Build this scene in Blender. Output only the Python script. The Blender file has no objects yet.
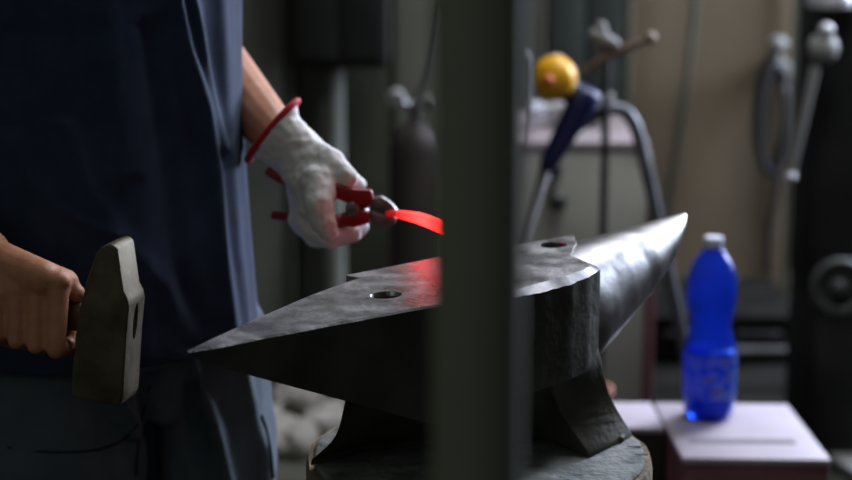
import bpy, bmesh, math, random
from mathutils import Vector, Matrix, noise
random.seed(4)
S = bpy.context.scene
COL = S.collection
PI = math.pi
# ------------------------------------------------------------------ camera
F = 2004.0; CZ = 1.49; PITCH = math.radians(13.0)
cp, sp = math.cos(PITCH), math.sin(PITCH)
cam_d = bpy.data.cameras.new('camera'); cam = bpy.data.objects.new('camera', cam_d); COL.objects.link(cam)
cam.location = (0, 0, CZ); cam.rotation_euler = (PI/2 - PITCH, 0, 0)
cam_d.sensor_width = 36; cam_d.lens = F/852*36
cam_d.clip_start = .05
cam_d.dof.use_dof = True; cam_d.dof.focus_distance = 2.0; cam_d.dof.aperture_fstop = 3.7
S.camera = cam
vs = S.view_settings; vs.view_transform = 'Standard'; vs.look = 'None'; vs.gamma = 1; vs.use_curve_mapping = False
vs.exposure = 0.0
# measuring helpers: where a line of sight meets a level or an upright plane
def ray(u, v):
    a = (u-426)/F; b = (240-v)/F
    return Vector((a, cp + b*sp, -sp + b*cp))
def on_z(u, v, z):
    r = ray(u, v); t = (z-CZ)/r.z; return Vector((r.x*t, r.y*t, z))
def Q(u, v, y):
    r = ray(u, v); t = y/r.y; return Vector((r.x*t, y, CZ + r.z*t))
def proj(p):
    d = p.y*cp - (p.z-CZ)*sp; b = (p.z-CZ)*cp + p.y*sp
    return 426 + F*p.x/d, 240 - F*b/d
def z_for_v(x, y, v):
    r = ray(426, v); return CZ + r.z*(y/r.y)
# ------------------------------------------------------------------ mesh kit
class MB:
    def __init__(s): s.v = []; s.f = []
    def add(s, vs_, fs):
        n = len(s.v); s.v += [tuple(p) for p in vs_]; s.f += [tuple(i+n for i in f) for f in fs]; return s
    def box(s, c, d, M=None):
        P = [Vector((x*d[0]/2, y*d[1]/2, z*d[2]/2)) for x in (-1, 1) for y in (-1, 1) for z in (-1, 1)]
        if M is not None: P = [M @ p for p in P]
        P = [p + Vector(c) for p in P]
        return s.add(P, [(0,1,3,2),(4,6,7,5),(0,4,5,1),(2,3,7,6),(0,2,6,4),(1,5,7,3)])
    def loft(s, rings, cap=True):
        n = len(rings[0]); V = [p for r in rings for p in r]; Fs = []
        for i in range(len(rings)-1):
            for j in range(n):
                k = (j+1) % n
                Fs.append((i*n+j, i*n+k, (i+1)*n+k, (i+1)*n+j))
        if cap: Fs.append(tuple(range(n-1, -1, -1))); Fs.append(tuple((len(rings)-1)*n + j for j in range(n)))
        return s.add(V, Fs)
    def tube(s, pts, r, n=14, cap=True, flat=1.0, up=None):
        pts = [Vector(p) for p in pts]; m = len(pts)
        rs = r if isinstance(r, (list, tuple)) else [r]*m
        rings = []; ref = Vector(up) if up else None
        for i in range(m):
            t = (pts[min(i+1, m-1)] - pts[max(i-1, 0)]).normalized()
            if ref is None: ref = Vector((0, 0, 1)) if abs(t.z) < .9 else Vector((1, 0, 0))
            a = ref - t*ref.dot(t); a.normalize(); b = t.cross(a); ref = a
            rings.append([pts[i] + a*(rs[i]*math.cos(2*PI*k/n)) + b*(rs[i]*flat*math.sin(2*PI*k/n)) for k in range(n)])
        return s.loft(rings, cap)
    def capsule(s, a, b, ra, rb, n=16):
        a, b = Vector(a), Vector(b); d = b-a; L = d.length
        t = d/L if L > 1e-6 else Vector((0, 0, 1)); pts = []; rs = []
        for k in range(1, 6):
            q = k/6*PI/2; pts.append(a - t*ra*math.cos(q)); rs.append(ra*math.sin(q))
        pts.append(a); rs.append(ra); pts.append(b if L > 1e-6 else a + t*1e-4); rs.append(rb)
        for k in range(5, 0, -1):
            q = k/6*PI/2; pts.append(b + t*rb*math.cos(q)); rs.append(rb*math.sin(q))
        return s.tube(pts, rs, n)
    def chain(s, pts, rs, n=14):
        for i in range(len(pts)-1): s.capsule(pts[i], pts[i+1], rs[i], rs[i+1], n)
        return s
    def lathe(s, o, prof, n=32, axis=None):
        o = Vector(o); M = Matrix.Identity(3)
        if axis is not None: M = Vector((0, 0, 1)).rotation_difference(Vector(axis)).to_matrix()
        rings = [[o + M @ Vector((r*math.cos(2*PI*k/n), r*math.sin(2*PI*k/n), z)) for k in range(n)] for r, z in prof]
        return s.loft(rings)
    def sphere(s, c, r, n=20, sc=(1, 1, 1)):
        m = n//2; c = Vector(c)
        return s.loft([[c + Vector((sc[0]*r*math.sin(PI*i/m)*math.cos(2*PI*k/n), sc[1]*r*math.sin(PI*i/m)*math.sin(2*PI*k/n), -sc[2]*r*math.cos(PI*i/m))) for k in range(n)] for i in [.04]+list(range(1, m))+[m-.04]])
    def prism(s, poly, vec):
        poly = [Vector(p) for p in poly]; vec = Vector(vec)
        return s.loft([poly, [p+vec for p in poly]])
    def build(s, name, mat, parent=None, bevel=0, seg=2, smooth=None, cut=None, remesh=0, relax=4, warp=None, keep=None):
        me = bpy.data.meshes.new(name); me.from_pydata(s.v, [], s.f); me.validate()
        bm = bmesh.new(); bm.from_mesh(me); bmesh.ops.recalc_face_normals(bm, faces=bm.faces); bm.to_mesh(me); bm.free()
        o = bpy.data.objects.new(name, me); COL.objects.link(o)
        tmp = []
        if remesh:
            m = o.modifiers.new('r', 'REMESH'); m.mode = 'VOXEL'; m.voxel_size = remesh
            if relax: q = o.modifiers.new('s', 'SMOOTH'); q.iterations = relax; q.factor = .5
        if bevel:
            m = o.modifiers.new('b', 'BEVEL'); m.width = bevel; m.segments = seg; m.limit_method = 'ANGLE'; m.angle_limit = math.radians(32)
        for c in (cut or []):
            cm = bpy.data.meshes.new('c'); cm.from_pydata(c.v, [], c.f)
            bm = bmesh.new(); bm.from_mesh(cm); bmesh.ops.recalc_face_normals(bm, faces=bm.faces); bm.to_mesh(cm); bm.free()
            co = bpy.data.objects.new('c', cm); COL.objects.link(co); tmp.append(co)
            m = o.modifiers.new('x', 'BOOLEAN'); m.operation = 'DIFFERENCE'; m.solver = 'EXACT'; m.object = co
        if o.modifiers:
            dg = bpy.context.evaluated_depsgraph_get(); dg.update()
            nm = bpy.data.meshes.new_from_object(o.evaluated_get(dg)); o.modifiers.clear(); o.data = nm; nm.name = name
            for c in tmp: bpy.data.objects.remove(c)
        if warp:
            nrm = [Vector(v.normal) for v in o.data.vertices]
            for v, n_ in zip(o.data.vertices, nrm): v.co = warp(Vector(v.co), n_)
        o.data.materials.clear(); o.data.materials.append(mat)
        sm = smooth if smooth is not None else bool(remesh)
        for p in o.data.polygons: p.use_smooth = True
        if sm is not True:
            o.data.set_sharp_from_angle(angle=math.radians(35))
        if parent:
            o.parent = parent
            par = Vector((0, 0, 0)); 
            if parent.type == 'EMPTY': par = Vector(parent.location)
            o.matrix_parent_inverse = Matrix.Translation(-par)
        return o
def tag(o, label=None, cat=None, group=None, kind=None):
    if label: o['label'] = label
    if cat: o['category'] = cat
    if group: o['group'] = group
    if kind: o['kind'] = kind
    return o
def thing(name, loc, label, cat, group=None):
    o = bpy.data.objects.new(name, None); COL.objects.link(o); o.location = loc; o.empty_display_size = .05
    return tag(o, label, cat, group)
def smoothpath(pts, n=6):
    P = [Vector(p) for p in pts]; out = []
    for i in range(len(P)-1):
        a, b, c, d = P[max(i-1, 0)], P[i], P[i+1], P[min(i+2, len(P)-1)]
        for k in range(n):
            t = k/n; out.append(.5*((2*b) + (c-a)*t + (2*a-5*b+4*c-d)*t*t + (3*b-a-3*c+d)*t**3))
    out.append(P[-1]); return out
# ------------------------------------------------------------------ materials
def srgb(h): 
    c = [x/255 for x in h]; return tuple((x/12.92 if x <= .04045 else ((x+.055)/1.055)**2.4) for x in c) + (1,)
def mat(name, c1, c2=None, scale=8, rough=.6, metal=0, bump=0, bscale=None, detail=6, stretch=(1, 1, 1), rough2=None, sheen=0, spec=.5, contrast=(.35, .65), sub=0):
    m = bpy.data.materials.new(name); m.use_nodes = True; nt = m.node_tree; N = nt.nodes; L = nt.links
    b = N['Principled BSDF']; b.inputs['Roughness'].default_value = rough; b.inputs['Metallic'].default_value = metal
    b.inputs['Specular IOR Level'].default_value = spec
    b.inputs['Base Color'].default_value = (*c1[:3], 1)
    if sheen: b.inputs['Sheen Weight'].default_value = sheen; b.inputs['Sheen Roughness'].default_value = .4
    if sub:
        b.inputs['Subsurface Weight'].default_value = sub; b.inputs['Subsurface Radius'].default_value = (1, .3, .15); b.inputs['Subsurface Scale'].default_value = .006
    tc = N.new('ShaderNodeTexCoord'); mp = N.new('ShaderNodeMapping'); mp.inputs['Scale'].default_value = stretch
    L.new(tc.outputs['Object'], mp.inputs[0])
    n = N.new('ShaderNodeTexNoise'); n.inputs['Scale'].default_value = scale; n.inputs['Detail'].default_value = detail; L.new(mp.outputs[0], n.inputs[0])
    if c2 is not None:
        cr = N.new('ShaderNodeValToRGB'); cr.color_ramp.elements[0].color = (*c1[:3], 1); cr.color_ramp.elements[1].color = (*c2[:3], 1)
        cr.color_ramp.elements[0].position, cr.color_ramp.elements[1].position = contrast
        L.new(n.outputs[0], cr.inputs[0]); L.new(cr.outputs[0], b.inputs['Base Color'])
    if rough2 is not None:
        mr = N.new('ShaderNodeMapRange'); mr.inputs[1].default_value = .35; mr.inputs[2].default_value = .65; mr.inputs[3].default_value = rough; mr.inputs[4].default_value = rough2
        L.new(n.outputs[0], mr.inputs[0]); L.new(mr.outputs[0], b.inputs['Roughness'])
    if bump:
        n2 = N.new('ShaderNodeTexNoise'); n2.inputs['Scale'].default_value = bscale or scale*4; n2.inputs['Detail'].default_value = 5; L.new(mp.outputs[0], n2.inputs[0])
        bp = N.new('ShaderNodeBump'); bp.inputs['Strength'].default_value = bump; bp.inputs['Distance'].default_value = .004
        L.new(n2.outputs[0], bp.inputs['Height']); L.new(bp.outputs[0], b.inputs['Normal'])
    return m
g = lambda x, k=(1, 1, 1): tuple(x*k[i] for i in range(3))
M = {}
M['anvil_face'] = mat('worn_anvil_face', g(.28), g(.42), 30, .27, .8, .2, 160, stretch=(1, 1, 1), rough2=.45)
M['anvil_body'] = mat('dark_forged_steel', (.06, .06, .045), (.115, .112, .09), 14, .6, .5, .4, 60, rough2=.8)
M['horn'] = mat('polished_steel', g(.17), g(.27), 26, .3, .92, .12, 60, rough2=.4)
M['hammer'] = mat('hammer_steel', (.085, .075, .042), (.18, .16, .11), 25, .5, .65, .12, 120, rough2=.65)
M['shaft'] = mat('dark_hickory', (.07, .05, .03), (.12, .08, .05), 40, .6, 0, .2)
M['skin'] = mat('skin', (.50, .215, .115), (.60, .27, .155), 60, .5, 0, .15, 500, sub=.15)
M['nail'] = mat('nail', (.6, .36, .29), None, rough=.35)
M['hair'] = mat('hair', (.03, .02, .012), (.06, .04, .025), 90, .6, 0, .5)
M['shirt'] = mat('navy_cotton', (.023, .040, .082), (.033, .054, .112), 30, .85, 0, .3, 900, sheen=.1, spec=.2)
M['trousers'] = mat('navy_workwear', (.075, .105, .135), (.10, .135, .17), 18, .85, 0, .35, 700, sheen=.08, spec=.2)
M['dkseam'] = mat('black_piping', (.008, .01, .02), None, rough=.8)
M['glove'] = mat('white_leather', (.72, .70, .69), (.84, .82, .81), 26, .75, 0, .5, 70, spec=.3)
M['glove_stain'] = mat('soiled_leather', (.30, .24, .17), (.5, .46, .42), 60, .75, 0, .5, 70, spec=.3)
M['redtrim'] = mat('red_binding', (.5, .012, .02), None, 50, .7, 0, .2)
M['redgrip'] = mat('red_dipped_grip', (.24, .005, .009), (.28, .007, .011), 30, .35, 0, .1)
M['toolsteel'] = mat('tool_steel', g(.14), g(.3), 60, .4, .85, .3)
M['post'] = mat('dark_painted_post', (.17, .18, .14), (.19, .2, .155), 6, .7, 0, .1)
M['stump_top'] = mat('weathered_end_grain', (.10, .11, .11), (.24, .25, .24), 28, .9, 0, 1, 90)
M['bark'] = mat('split_oak', (.07, .05, .03), (.36, .27, .17), 22, .9, 0, 1, 60, stretch=(1, 1, .15))
M['pinktop'] = mat('pale_lilac_board', (.40, .35, .41), (.46, .41, .47), 9, .5, 0, .1)
M['maroon'] = mat('maroon_side', (.16, .06, .08), (.20, .08, .10), 9, .6)
M['cyl'] = mat('dull_maroon_paint', (.035, .026, .026), (.045, .032, .032), 9, .6)
M['dullpipe'] = mat('dull_grey_paint', (.10, .105, .09), (.13, .135, .12), 9, .8, spec=.1)
M['flatblack'] = mat('flat_black_paint', (.010, .010, .009), (.016, .016, .014), 9, .95, spec=.04)
M['black'] = mat('matt_black', (.006, .007, .006), (.012, .012, .011), 9, .8)
M['groove'] = mat('groove_dark', (.16, .14, .16), None, rough=.8)
M['cabinet'] = mat('cream_enamel', (.42, .42, .36), (.5, .5, .44), 5, .55, 0, .1)
M['cabtop'] = mat('pinkish_top', (.42, .35, .39), (.36, .33, .34), 12, .5)
M['olive'] = mat('dark_olive_paint', (.05, .053, .034), (.07, .073, .05), 5, .6)
M['olive2'] = mat('olive_post_paint', (.085, .09, .065), (.11, .11, .085), 5, .6)
M['greygreen'] = mat('grey_green_sheet', (.22, .23, .19), (.27, .28, .24), 3, .6)
M['greypipe'] = mat('grey_pipe_paint', (.17, .18, .17), (.21, .21, .2), 6, .5)
M['locker'] = mat('slate_green_locker', (.04, .05, .048), (.055, .065, .06), 6, .5)
M['wall'] = mat('brown_plaster', (.12, .09, .054), (.155, .116, .072), 2.2, .85, 0, .3, 30)
M['wall2'] = mat('dark_plaster', (.09, .085, .065), (.12, .11, .085), 2.2, .85)
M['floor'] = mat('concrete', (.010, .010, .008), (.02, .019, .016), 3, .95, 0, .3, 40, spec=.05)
M['ceil'] = mat('ceiling_grey', (.12, .12, .115), (.15, .15, .14), 3, .9)
M['yellow'] = mat('yellow_plastic', (.92, .47, .012), (.85, .42, .01), 20, .4)
M['orange'] = mat('orange_label', (.6, .13, .02), None, rough=.5)
M['blue'] = mat('blue_plastic', (.008, .013, .085), (.012, .018, .11), 20, .4)
M['steel'] = mat('bare_steel', g(.16), g(.25), 30, .4, .8, .1)
M['lightsteel'] = mat('pale_steel', (.46, .47, .5), (.6, .6, .62), 30, .4, .5, .1)
M['rod'] = mat('dark_rod', g(.05), g(.08), 30, .5, .5)
M['pipe'] = mat('grey_bent_pipe', (.12, .13, .15), (.17, .18, .2), 15, .4, .5)
M['copper'] = mat('rusty_end', (.17, .12, .09), (.22, .16, .13), 40, .5, .5)
M['machine'] = mat('black_machine_paint', (.016, .017, .017), (.03, .03, .03), 6, .75, spec=.15)
M['hose'] = mat('black_rubber', (.01, .01, .011), None, rough=.6)
M['rag'] = mat('pale_rag', (.42, .40, .37), (.56, .54, .5), 8, .9, 0, .4)
M['cap'] = mat('white_cap', (.68, .72, .85), None, rough=.5)
M['terracotta'] = mat('terracotta', (.42, .19, .12), (.36, .16, .11), 12, .7)
def emis(name, stops, strength, axis_pts):
    m = bpy.data.materials.new(name); m.use_nodes = True; nt = m.node_tree; N = nt.nodes; L = nt.links
    b = N['Principled BSDF']; b.inputs['Base Color'].default_value = (.05, .01, .01, 1); b.inputs['Roughness'].default_value = .7
    tc = N.new('ShaderNodeTexCoord'); sx = N.new('ShaderNodeSeparateXYZ'); L.new(tc.outputs['Object'], sx.inputs[0])
    mr = N.new('ShaderNodeMapRange'); mr.inputs[1].default_value, mr.inputs[2].default_value = axis_pts; L.new(sx.outputs[0], mr.inputs[0])
    cr = N.new('ShaderNodeValToRGB'); el = cr.color_ramp.elements
    el[0].position, el[0].color = stops[0][0], (*stops[0][1], 1); el[1].position, el[1].color = stops[-1][0], (*stops[-1][1], 1)
    for p, c in stops[1:-1]: e = el.new(p); e.color = (*c, 1)
    L.new(mr.outputs[0], cr.inputs[0]); L.new(cr.outputs[0], b.inputs['Emission Color']); b.inputs['Emission Strength'].default_value = strength
    return m
def bottle_mat():
    m = bpy.data.materials.new('blue_translucent_plastic'); m.use_nodes = True; nt = m.node_tree; N = nt.nodes; L = nt.links
    b = N['Principled BSDF']; b.inputs['Base Color'].default_value = (.33, .5, .95, 1); b.inputs['Roughness'].default_value = .15
    b.inputs['Transmission Weight'].default_value = 1; b.inputs['IOR'].default_value = 1.2
    t = N.new('ShaderNodeBsdfTranslucent'); t.inputs[0].default_value = (.01, .12, .95, 1)
    d = N.new('ShaderNodeBsdfDiffuse'); d.inputs[0].default_value = (.008, .05, .6, 1)
    m1 = N.new('ShaderNodeMixShader'); m1.inputs[0].default_value = .4; L.new(t.outputs[0], m1.inputs[1]); L.new(d.outputs[0], m1.inputs[2])
    m2 = N.new('ShaderNodeMixShader'); m2.inputs[0].default_value = .12; L.new(b.outputs[0], m2.inputs[1]); L.new(m1.outputs[0], m2.inputs[2])
    L.new(m2.outputs[0], N['Material Output'].inputs[0]); return m
M['bottle'] = bottle_mat()

# ------------------------------------------------------------------ room
X0, X1, Y0, Y1, ZC = -2.6, 3.4, -1.2, 5.45, 3.4
def struct(name, c, d, m): return tag(MB().box(c, d).build(name, m), kind='structure')
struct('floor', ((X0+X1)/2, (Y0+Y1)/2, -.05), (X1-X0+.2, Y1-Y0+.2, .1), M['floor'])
struct('ceiling', ((X0+X1)/2, (Y0+Y1)/2, ZC+.05), (X1-X0+.2, Y1-Y0+.2, .1), M['ceil'])
struct('wall_back', ((X0+X1)/2, Y1+.05, ZC/2), (X1-X0+.2, .1, ZC), M['wall'])
struct('wall_front', ((X0+X1)/2, Y0-.05, ZC/2), (X1-X0+.2, .1, ZC), M['wall2'])
struct('wall_left', (X0-.05, (Y0+Y1)/2, ZC/2), (.1, Y1-Y0, ZC), M['wall2'])
struct('wall_right', (X1+.05, (Y0+Y1)/2, ZC/2), (.1, Y1-Y0, ZC), M['wall2'])
def upright(name, u0, u1, y, dep, m, z0=0, z1=ZC, parent=None, bevel=.004):
    a, b = Q(u0, 200, y).x, Q(u1, 200, y).x
    return MB().box(((a+b)/2, y+dep/2, (z0+z1)/2), (b-a, dep, z1-z0)).build(name, m, parent, bevel=bevel)

# foreground post
p = thing('steel_post', (Q(478, 240, .92).x, .92, 0), 'dark out-of-focus steel post standing upright right in front of the anvil', 'post')
MB().lathe((p.location.x, .92, 0), [(.0218, 0), (.0218, ZC)], 64).build('post_tube', M['post'], p)
MB().box((p.location.x, .92, .006), (.14, .14, .012)).build('base_plate', M['post'], p, bevel=.003)

# ------------------------------------------------------------------ anvil
ZT = .98; ZB = ZT - .195
Fpx = [(188.5,353),(215,347),(240,341.5),(300,330),(370,317),(430,306),(480,299),(511,294),(540,287),(570,278.5),(590,271),(600,265.5)]
T = lambda u, v, z=ZT: on_z(u, v, z)
Ff = [T(*p) for p in Fpx]
Bpx = [(187.5,350.5),(215,337.5),(240,326),(275,310.5),(310,295.5),(344,283),(360,278)]
Bh = [T(*p) for p in Bpx]
an = thing('anvil', T(470, 380, ZB), 'worn steel double-horned anvil standing on the wooden stump', 'anvil')
# under line of the square horn in the photo
und = [(188,354.5),(215,364),(240,373),(300,389),(345,401),(390,413),(430,424),(480,436)]
def interp(tab, u):
    for (a, b), (c, d) in zip(tab, tab[1:]):
        if u <= c: return b + (d-b)*(u-a)/(c-a)
    return tab[-1][1]
def resample(P, n):
    L = [0]
    for a, b in zip(P, P[1:]): L.append(L[-1] + (b-a).length)
    out = []
    for i in range(n):
        t = L[-1]*i/(n-1); k = max(j for j in range(len(L)) if L[j] <= t+1e-9); k = min(k, len(P)-2)
        out.append(P[k].lerp(P[k+1], (t-L[k])/(L[k+1]-L[k])))
    return out
N = 26
ff = resample(Ff[:7], N); bb = resample(Bh + [T(400, 271), T(450, 261)], N)
rings = []
for i, (a, b) in enumerate(zip(ff, bb)):
    lf = a.lerp(b, .10); lb = a.lerp(b, .85)
    u, v = proj(lf); zz = z_for_v(lf.x, lf.y, interp(und, u))
    lf.z = min(zz, a.z-.003); lb.z = lf.z
    w = .002*min(1, i/3)
    ch = Vector((noise.noise(a*90)*.0012, noise.noise(a*90+Vector((3, 1, 2)))*.0012, 0))*min(1, i/4)
    a2 = a + ch
    rings.append([a2 - Vector((0, 0, w)), a2 + (b-a).normalized()*w*.9, b, lb, (lf+lb)/2 - Vector((0, 0, .002)), lf])
def hole(u, v, w, d, rnd=True):
    c = T(u, v); ax = Vector((.8, .6, 0)); ay = Vector((-.6, .8, 0)); n = 24
    pts = []
    for k in range(n):
        q = 2*PI*k/n; x, y = math.cos(q), math.sin(q)
        if not rnd: e = .35; x = abs(x)**e*(1 if x > 0 else -1); y = abs(y)**e*(1 if y > 0 else -1)
        pts.append(c + ax*(x*w/2) + ay*(y*d/2))
    up = [p + Vector((0, 0, .02)) for p in pts]; dn = [p - Vector((0, 0, .05)) for p in pts]
    rim0 = [c + (p-c)*1.25 + Vector((0, 0, .02)) for p in pts]; rim1 = [c + (p-c)*1.17 + Vector((0, 0, .0003)) for p in pts]; rim2 = [c + (p-c)*1.0 - Vector((0, 0, .004)) for p in pts]
    return MB().loft([rim0, rim1, rim2, dn])
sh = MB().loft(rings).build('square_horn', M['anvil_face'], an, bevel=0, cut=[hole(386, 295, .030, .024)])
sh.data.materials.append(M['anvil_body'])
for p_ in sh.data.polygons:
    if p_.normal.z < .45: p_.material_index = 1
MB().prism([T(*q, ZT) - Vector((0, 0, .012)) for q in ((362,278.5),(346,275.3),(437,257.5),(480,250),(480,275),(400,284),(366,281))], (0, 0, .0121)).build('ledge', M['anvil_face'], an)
# body
endB0 = T(531, 243.5); endB = T(574, 235.2); backL = T(440, 257.2)
front = [Ff[5].lerp(Ff[6], .3), Ff[5].lerp(Ff[6], .6), Ff[6], Ff[7], Ff[8], Ff[9], Ff[10], Ff[11]]
zA = z_for_v(Ff[11].x, Ff[11].y, 347)
def ring_at(z, mode):
    P = [Vector((p.x, p.y, z)) for p in front]
    back = [endB, endB.lerp(backL, .33), endB.lerp(backL, .66), backL]
    Bk = [Vector((p.x, p.y, z)) for p in back]
    e = [Vector((T(572, 255).x, T(572, 255).y, z)), Vector((T(577, 243).x, T(577, 243).y, z))]
    R = P + e + Bk
    return [Vector(p) for p in R]
ctr = T(490, 272)
long_ = (endB0 - T(346, 275.5)).normalized(); sh_ = Vector((-long_.y, long_.x, 0))
top = ring_at(ZT, 0)
def inset(R, d, dz): 
    c = sum(R, Vector())/len(R); out = []
    for p in R:
        q = (p-c); out.append(p - q.normalized()*d + Vector((0, 0, dz)))
    return out
def squeeze(R, z, ks, kt):
    out = []
    for p in R:
        q = Vector((p.x, p.y, 0)) - Vector((ctr.x, ctr.y, 0)); s_ = q.dot(long_); t_ = q.dot(sh_)
        r = ctr + long_*s_*ks + sh_*t_*kt; out.append(Vector((r.x, r.y, z)))
    return out
mid = ring_at(zA, 0)
# chamfered worn front edge
def worn(R, z, out=0):
    res = []
    for i, p in enumerate(R):
        res.append(Vector((p.x, p.y, z)) + Vector((noise.noise(p*70)*.0008, noise.noise(p*70+Vector((5, 0, 0)))*.0008, 0)))
    return res
W = [.002, .002, .003, .0042, .006, .0065, .006, .004, .002, .001, .001, .001, .001, .001]
t0 = [p + (ctr-p).normalized()*w*1.6 for p, w in zip(worn(top, ZT), W)]
t1 = [Vector((p.x, p.y, ZT - w)) for p, w in zip(worn(top, ZT), W)]
# dense edge so that the wear reads as chips
def densify(R, k=5):
    out = []
    for i in range(len(R)):
        a, b = R[i], R[(i+1) % len(R)]
        for j in range(k): out.append(a.lerp(b, j/k))
    return out
t0d = densify(t0); t1d = densify(t1)
for P, am in ((t0d, .0024), (t1d, .0022)):
    for i, p in enumerate(P[:5*8]):
        w = Vector((noise.noise(p*160), noise.noise(p*160+Vector((9, 2, 1))), 0))*am
        P[i] = p + w
for i in range(len(t1d)): t1d[i].z += noise.noise(t1d[i]*120)*.001
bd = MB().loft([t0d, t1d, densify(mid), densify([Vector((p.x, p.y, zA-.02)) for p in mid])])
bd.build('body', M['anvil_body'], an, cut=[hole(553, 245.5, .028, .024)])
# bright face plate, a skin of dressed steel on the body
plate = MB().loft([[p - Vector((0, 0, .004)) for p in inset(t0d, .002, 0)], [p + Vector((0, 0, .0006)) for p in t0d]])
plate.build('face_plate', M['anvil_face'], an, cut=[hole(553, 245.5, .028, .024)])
# polished worn edge strip
n0 = 2; strip = MB()
A_ = [p + Vector((0, 0, .0008)) for p in t0d[5*n0:5*8-4]]; B_ = [p - Vector((0, .0005, 0)) for p in t1d[5*n0:5*8-4]]
V = A_ + B_ + [a.lerp(b, .5)+Vector((0, .004, -.003)) for a, b in zip(A_, B_)]; k = len(A_)
Fs = []
for i in range(k-1): Fs += [(i, i+1, k+i+1, k+i), (k+i, k+i+1, 2*k+i+1, 2*k+i), (2*k+i, 2*k+i+1, i+1, i)]
strip.add(V, Fs); tag(strip.build('worn_edge', M['horn'], an), 'bright chipped front edge')
# waist flaring into the feet, one outline per level
c0 = Ff[11]
def fr_at(u, z):
    for a, b, pa, pb in zip(Fpx, Fpx[1:], Ff, Ff[1:]):
        if a[0] <= u <= b[0]: p = pa.lerp(pb, (u-a[0])/(b[0]-a[0])); return Vector((p.x, p.y, z))
Z0, Z1, Z2, Z3 = ZT-.055, zA, zA*.5+ZB*.5, ZB+.006
def level(z, L, Rc, Rd, Cn, dep):
    P1 = L.lerp(Rc, .3); P1b = L.lerp(Rc, .65)
    return [L, P1 + sh_*(dep+.012), P1b + sh_*dep, Rc, Rd, Cn, Cn + sh_*.055, Cn + sh_*.11 - long_*.01, L.lerp(Cn, .7) + sh_*(.12-dep), L.lerp(Cn, .5) + sh_*(.12-dep), L + sh_*.10 + long_*.145]
lv = [level(Z0, on_z(372, 372, Z0) + sh_*.02, fr_at(547, Z0) + sh_*.02, fr_at(553, Z0) + sh_*.02, Vector((c0.x, c0.y, Z0)) + sh_*.02 - long_*.005, .02),
      level(Z1, on_z(352, 398, Z1) + sh_*.01, fr_at(547, Z1), fr_at(552, Z1), Vector((c0.x, c0.y, Z1)), .006),
      level(Z2, on_z(335, 436, Z2), on_z(548, 402, Z2), on_z(557, 405, Z2), on_z(610, 394, Z2), .012),
      level(Z3, on_z(311, 460, Z3), on_z(542, 436, Z3), on_z(588, 452, Z3), on_z(631, 431, Z3), .02),
      level(ZB, on_z(309, 467, ZB), on_z(542, 440, ZB), on_z(590, 458, ZB), on_z(633, 436, ZB), .02)]
def spline_levels(L, n=5):
    out = []
    cols = [smoothpath([r[j] for r in L[:4]], n) for j in range(len(L[0]))]
    for i in range(len(cols[0])): out.append([c[i] for c in cols])
    out.append(L[4]); return out
MB().loft(spline_levels(lv)).build('waist_and_feet', M['anvil_body'], an, bevel=.002)
# round horn
tip = T(684.5, 216.5, ZT + .0); 
yt = tip.y + .015; tip = Q(684.5, 216.5, yt)
base_c = T(600, 265.5).lerp(endB0, .5) + sh_*.016; 
hr = []
n = 40; steps = 26
rb = (T(600, 265.5) - endB0).length/2 + .014; print('RB', rb)
bz = ZT
for i in range(steps+1):
    t = -.12 + 1.12*i/steps
    tt = max(t, 0)
    r = rb*(1-tt)**.68*.98 + .0015*(tt > .5)
    if i == steps: r = .0035
    rv = max(.068*(1-tt)**.6, .0035) if i < steps else .0035
    topz = bz + (tip.z + .0045 - bz)*(tt**1.25)
    c = base_c.lerp(Vector((tip.x, tip.y, base_c.z)), t); c.z = topz - rv - .0008*(tt < .2)
    dirv = (Vector((tip.x, tip.y, 0)) - Vector((base_c.x, base_c.y, 0))).normalized(); sd = Vector((-dirv.y, dirv.x, 0))
    hr.append([c + sd*(r*math.cos(2*PI*k/n)) + Vector((0, 0, rv*math.sin(2*PI*k/n))) for k in range(n)])
e = (hr[-1][0]+hr[-1][n//2])/2
hr.append([e + (p-e)*.45 + dirv*.0025 for p in hr[-1]])
MB().loft(hr).build('round_horn', M['horn'], an, smooth=True, cut=[hole(553, 245.5, .028, .024)])

# ------------------------------------------------------------------ stump
sc = on_z(479, 450, ZB); sr = .187
rings = []
nn = 96
def sring(z, k, am=1):
    out = []
    for i in range(nn):
        q = 2*PI*i/nn; r = sr*k*(1 + am*.018*noise.noise(Vector((math.cos(q)*2, math.sin(q)*2, 0))) + am*.012*noise.noise(Vector((math.cos(q)*9, math.sin(q)*9, z*2))))
        out.append(Vector((sc.x + r*math.cos(q), sc.y + r*math.sin(q), z)))
    return out
st = thing('tree_stump', (sc.x, sc.y, 0), 'round weathered wooden stump that carries the anvil', 'stump')
MB().loft([sring(0, 1.06), sring(.2, 1.03), sring(.5, 1.0), sring(ZB-.016, 1.0), sring(ZB-.006, .985), sring(ZB-.0065, .95)]).build('trunk', M['bark'], st)
tp = [sring(ZB-.0065, .955), sring(ZB-.002, .95), sring(ZB, .93)]
tp = [[p_ - Vector((0, 0, .0006)) for p_ in r_] for r_ in tp]
MB().loft(tp).build('cut_top', M['stump_top'], st, smooth=True)
for (u, v, l) in ((634, 447, .016), (641, 455, .014)):
    a = on_z(u, v, ZB); d = (a - Vector((sc.x, sc.y, ZB))).normalized()
    s_ = MB().prism([a - d*l/2 + Vector((0, 0, .0003)), a + d*l/2 + Vector((-d.y, d.x, 0))*.002 + Vector((0, 0, .0003)), a + d*l/2 - Vector((-d.y, d.x, 0))*.002 + Vector((0, 0, .0003))], (0, 0, .0006)).build('radial_crack', M['black'], st)
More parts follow.
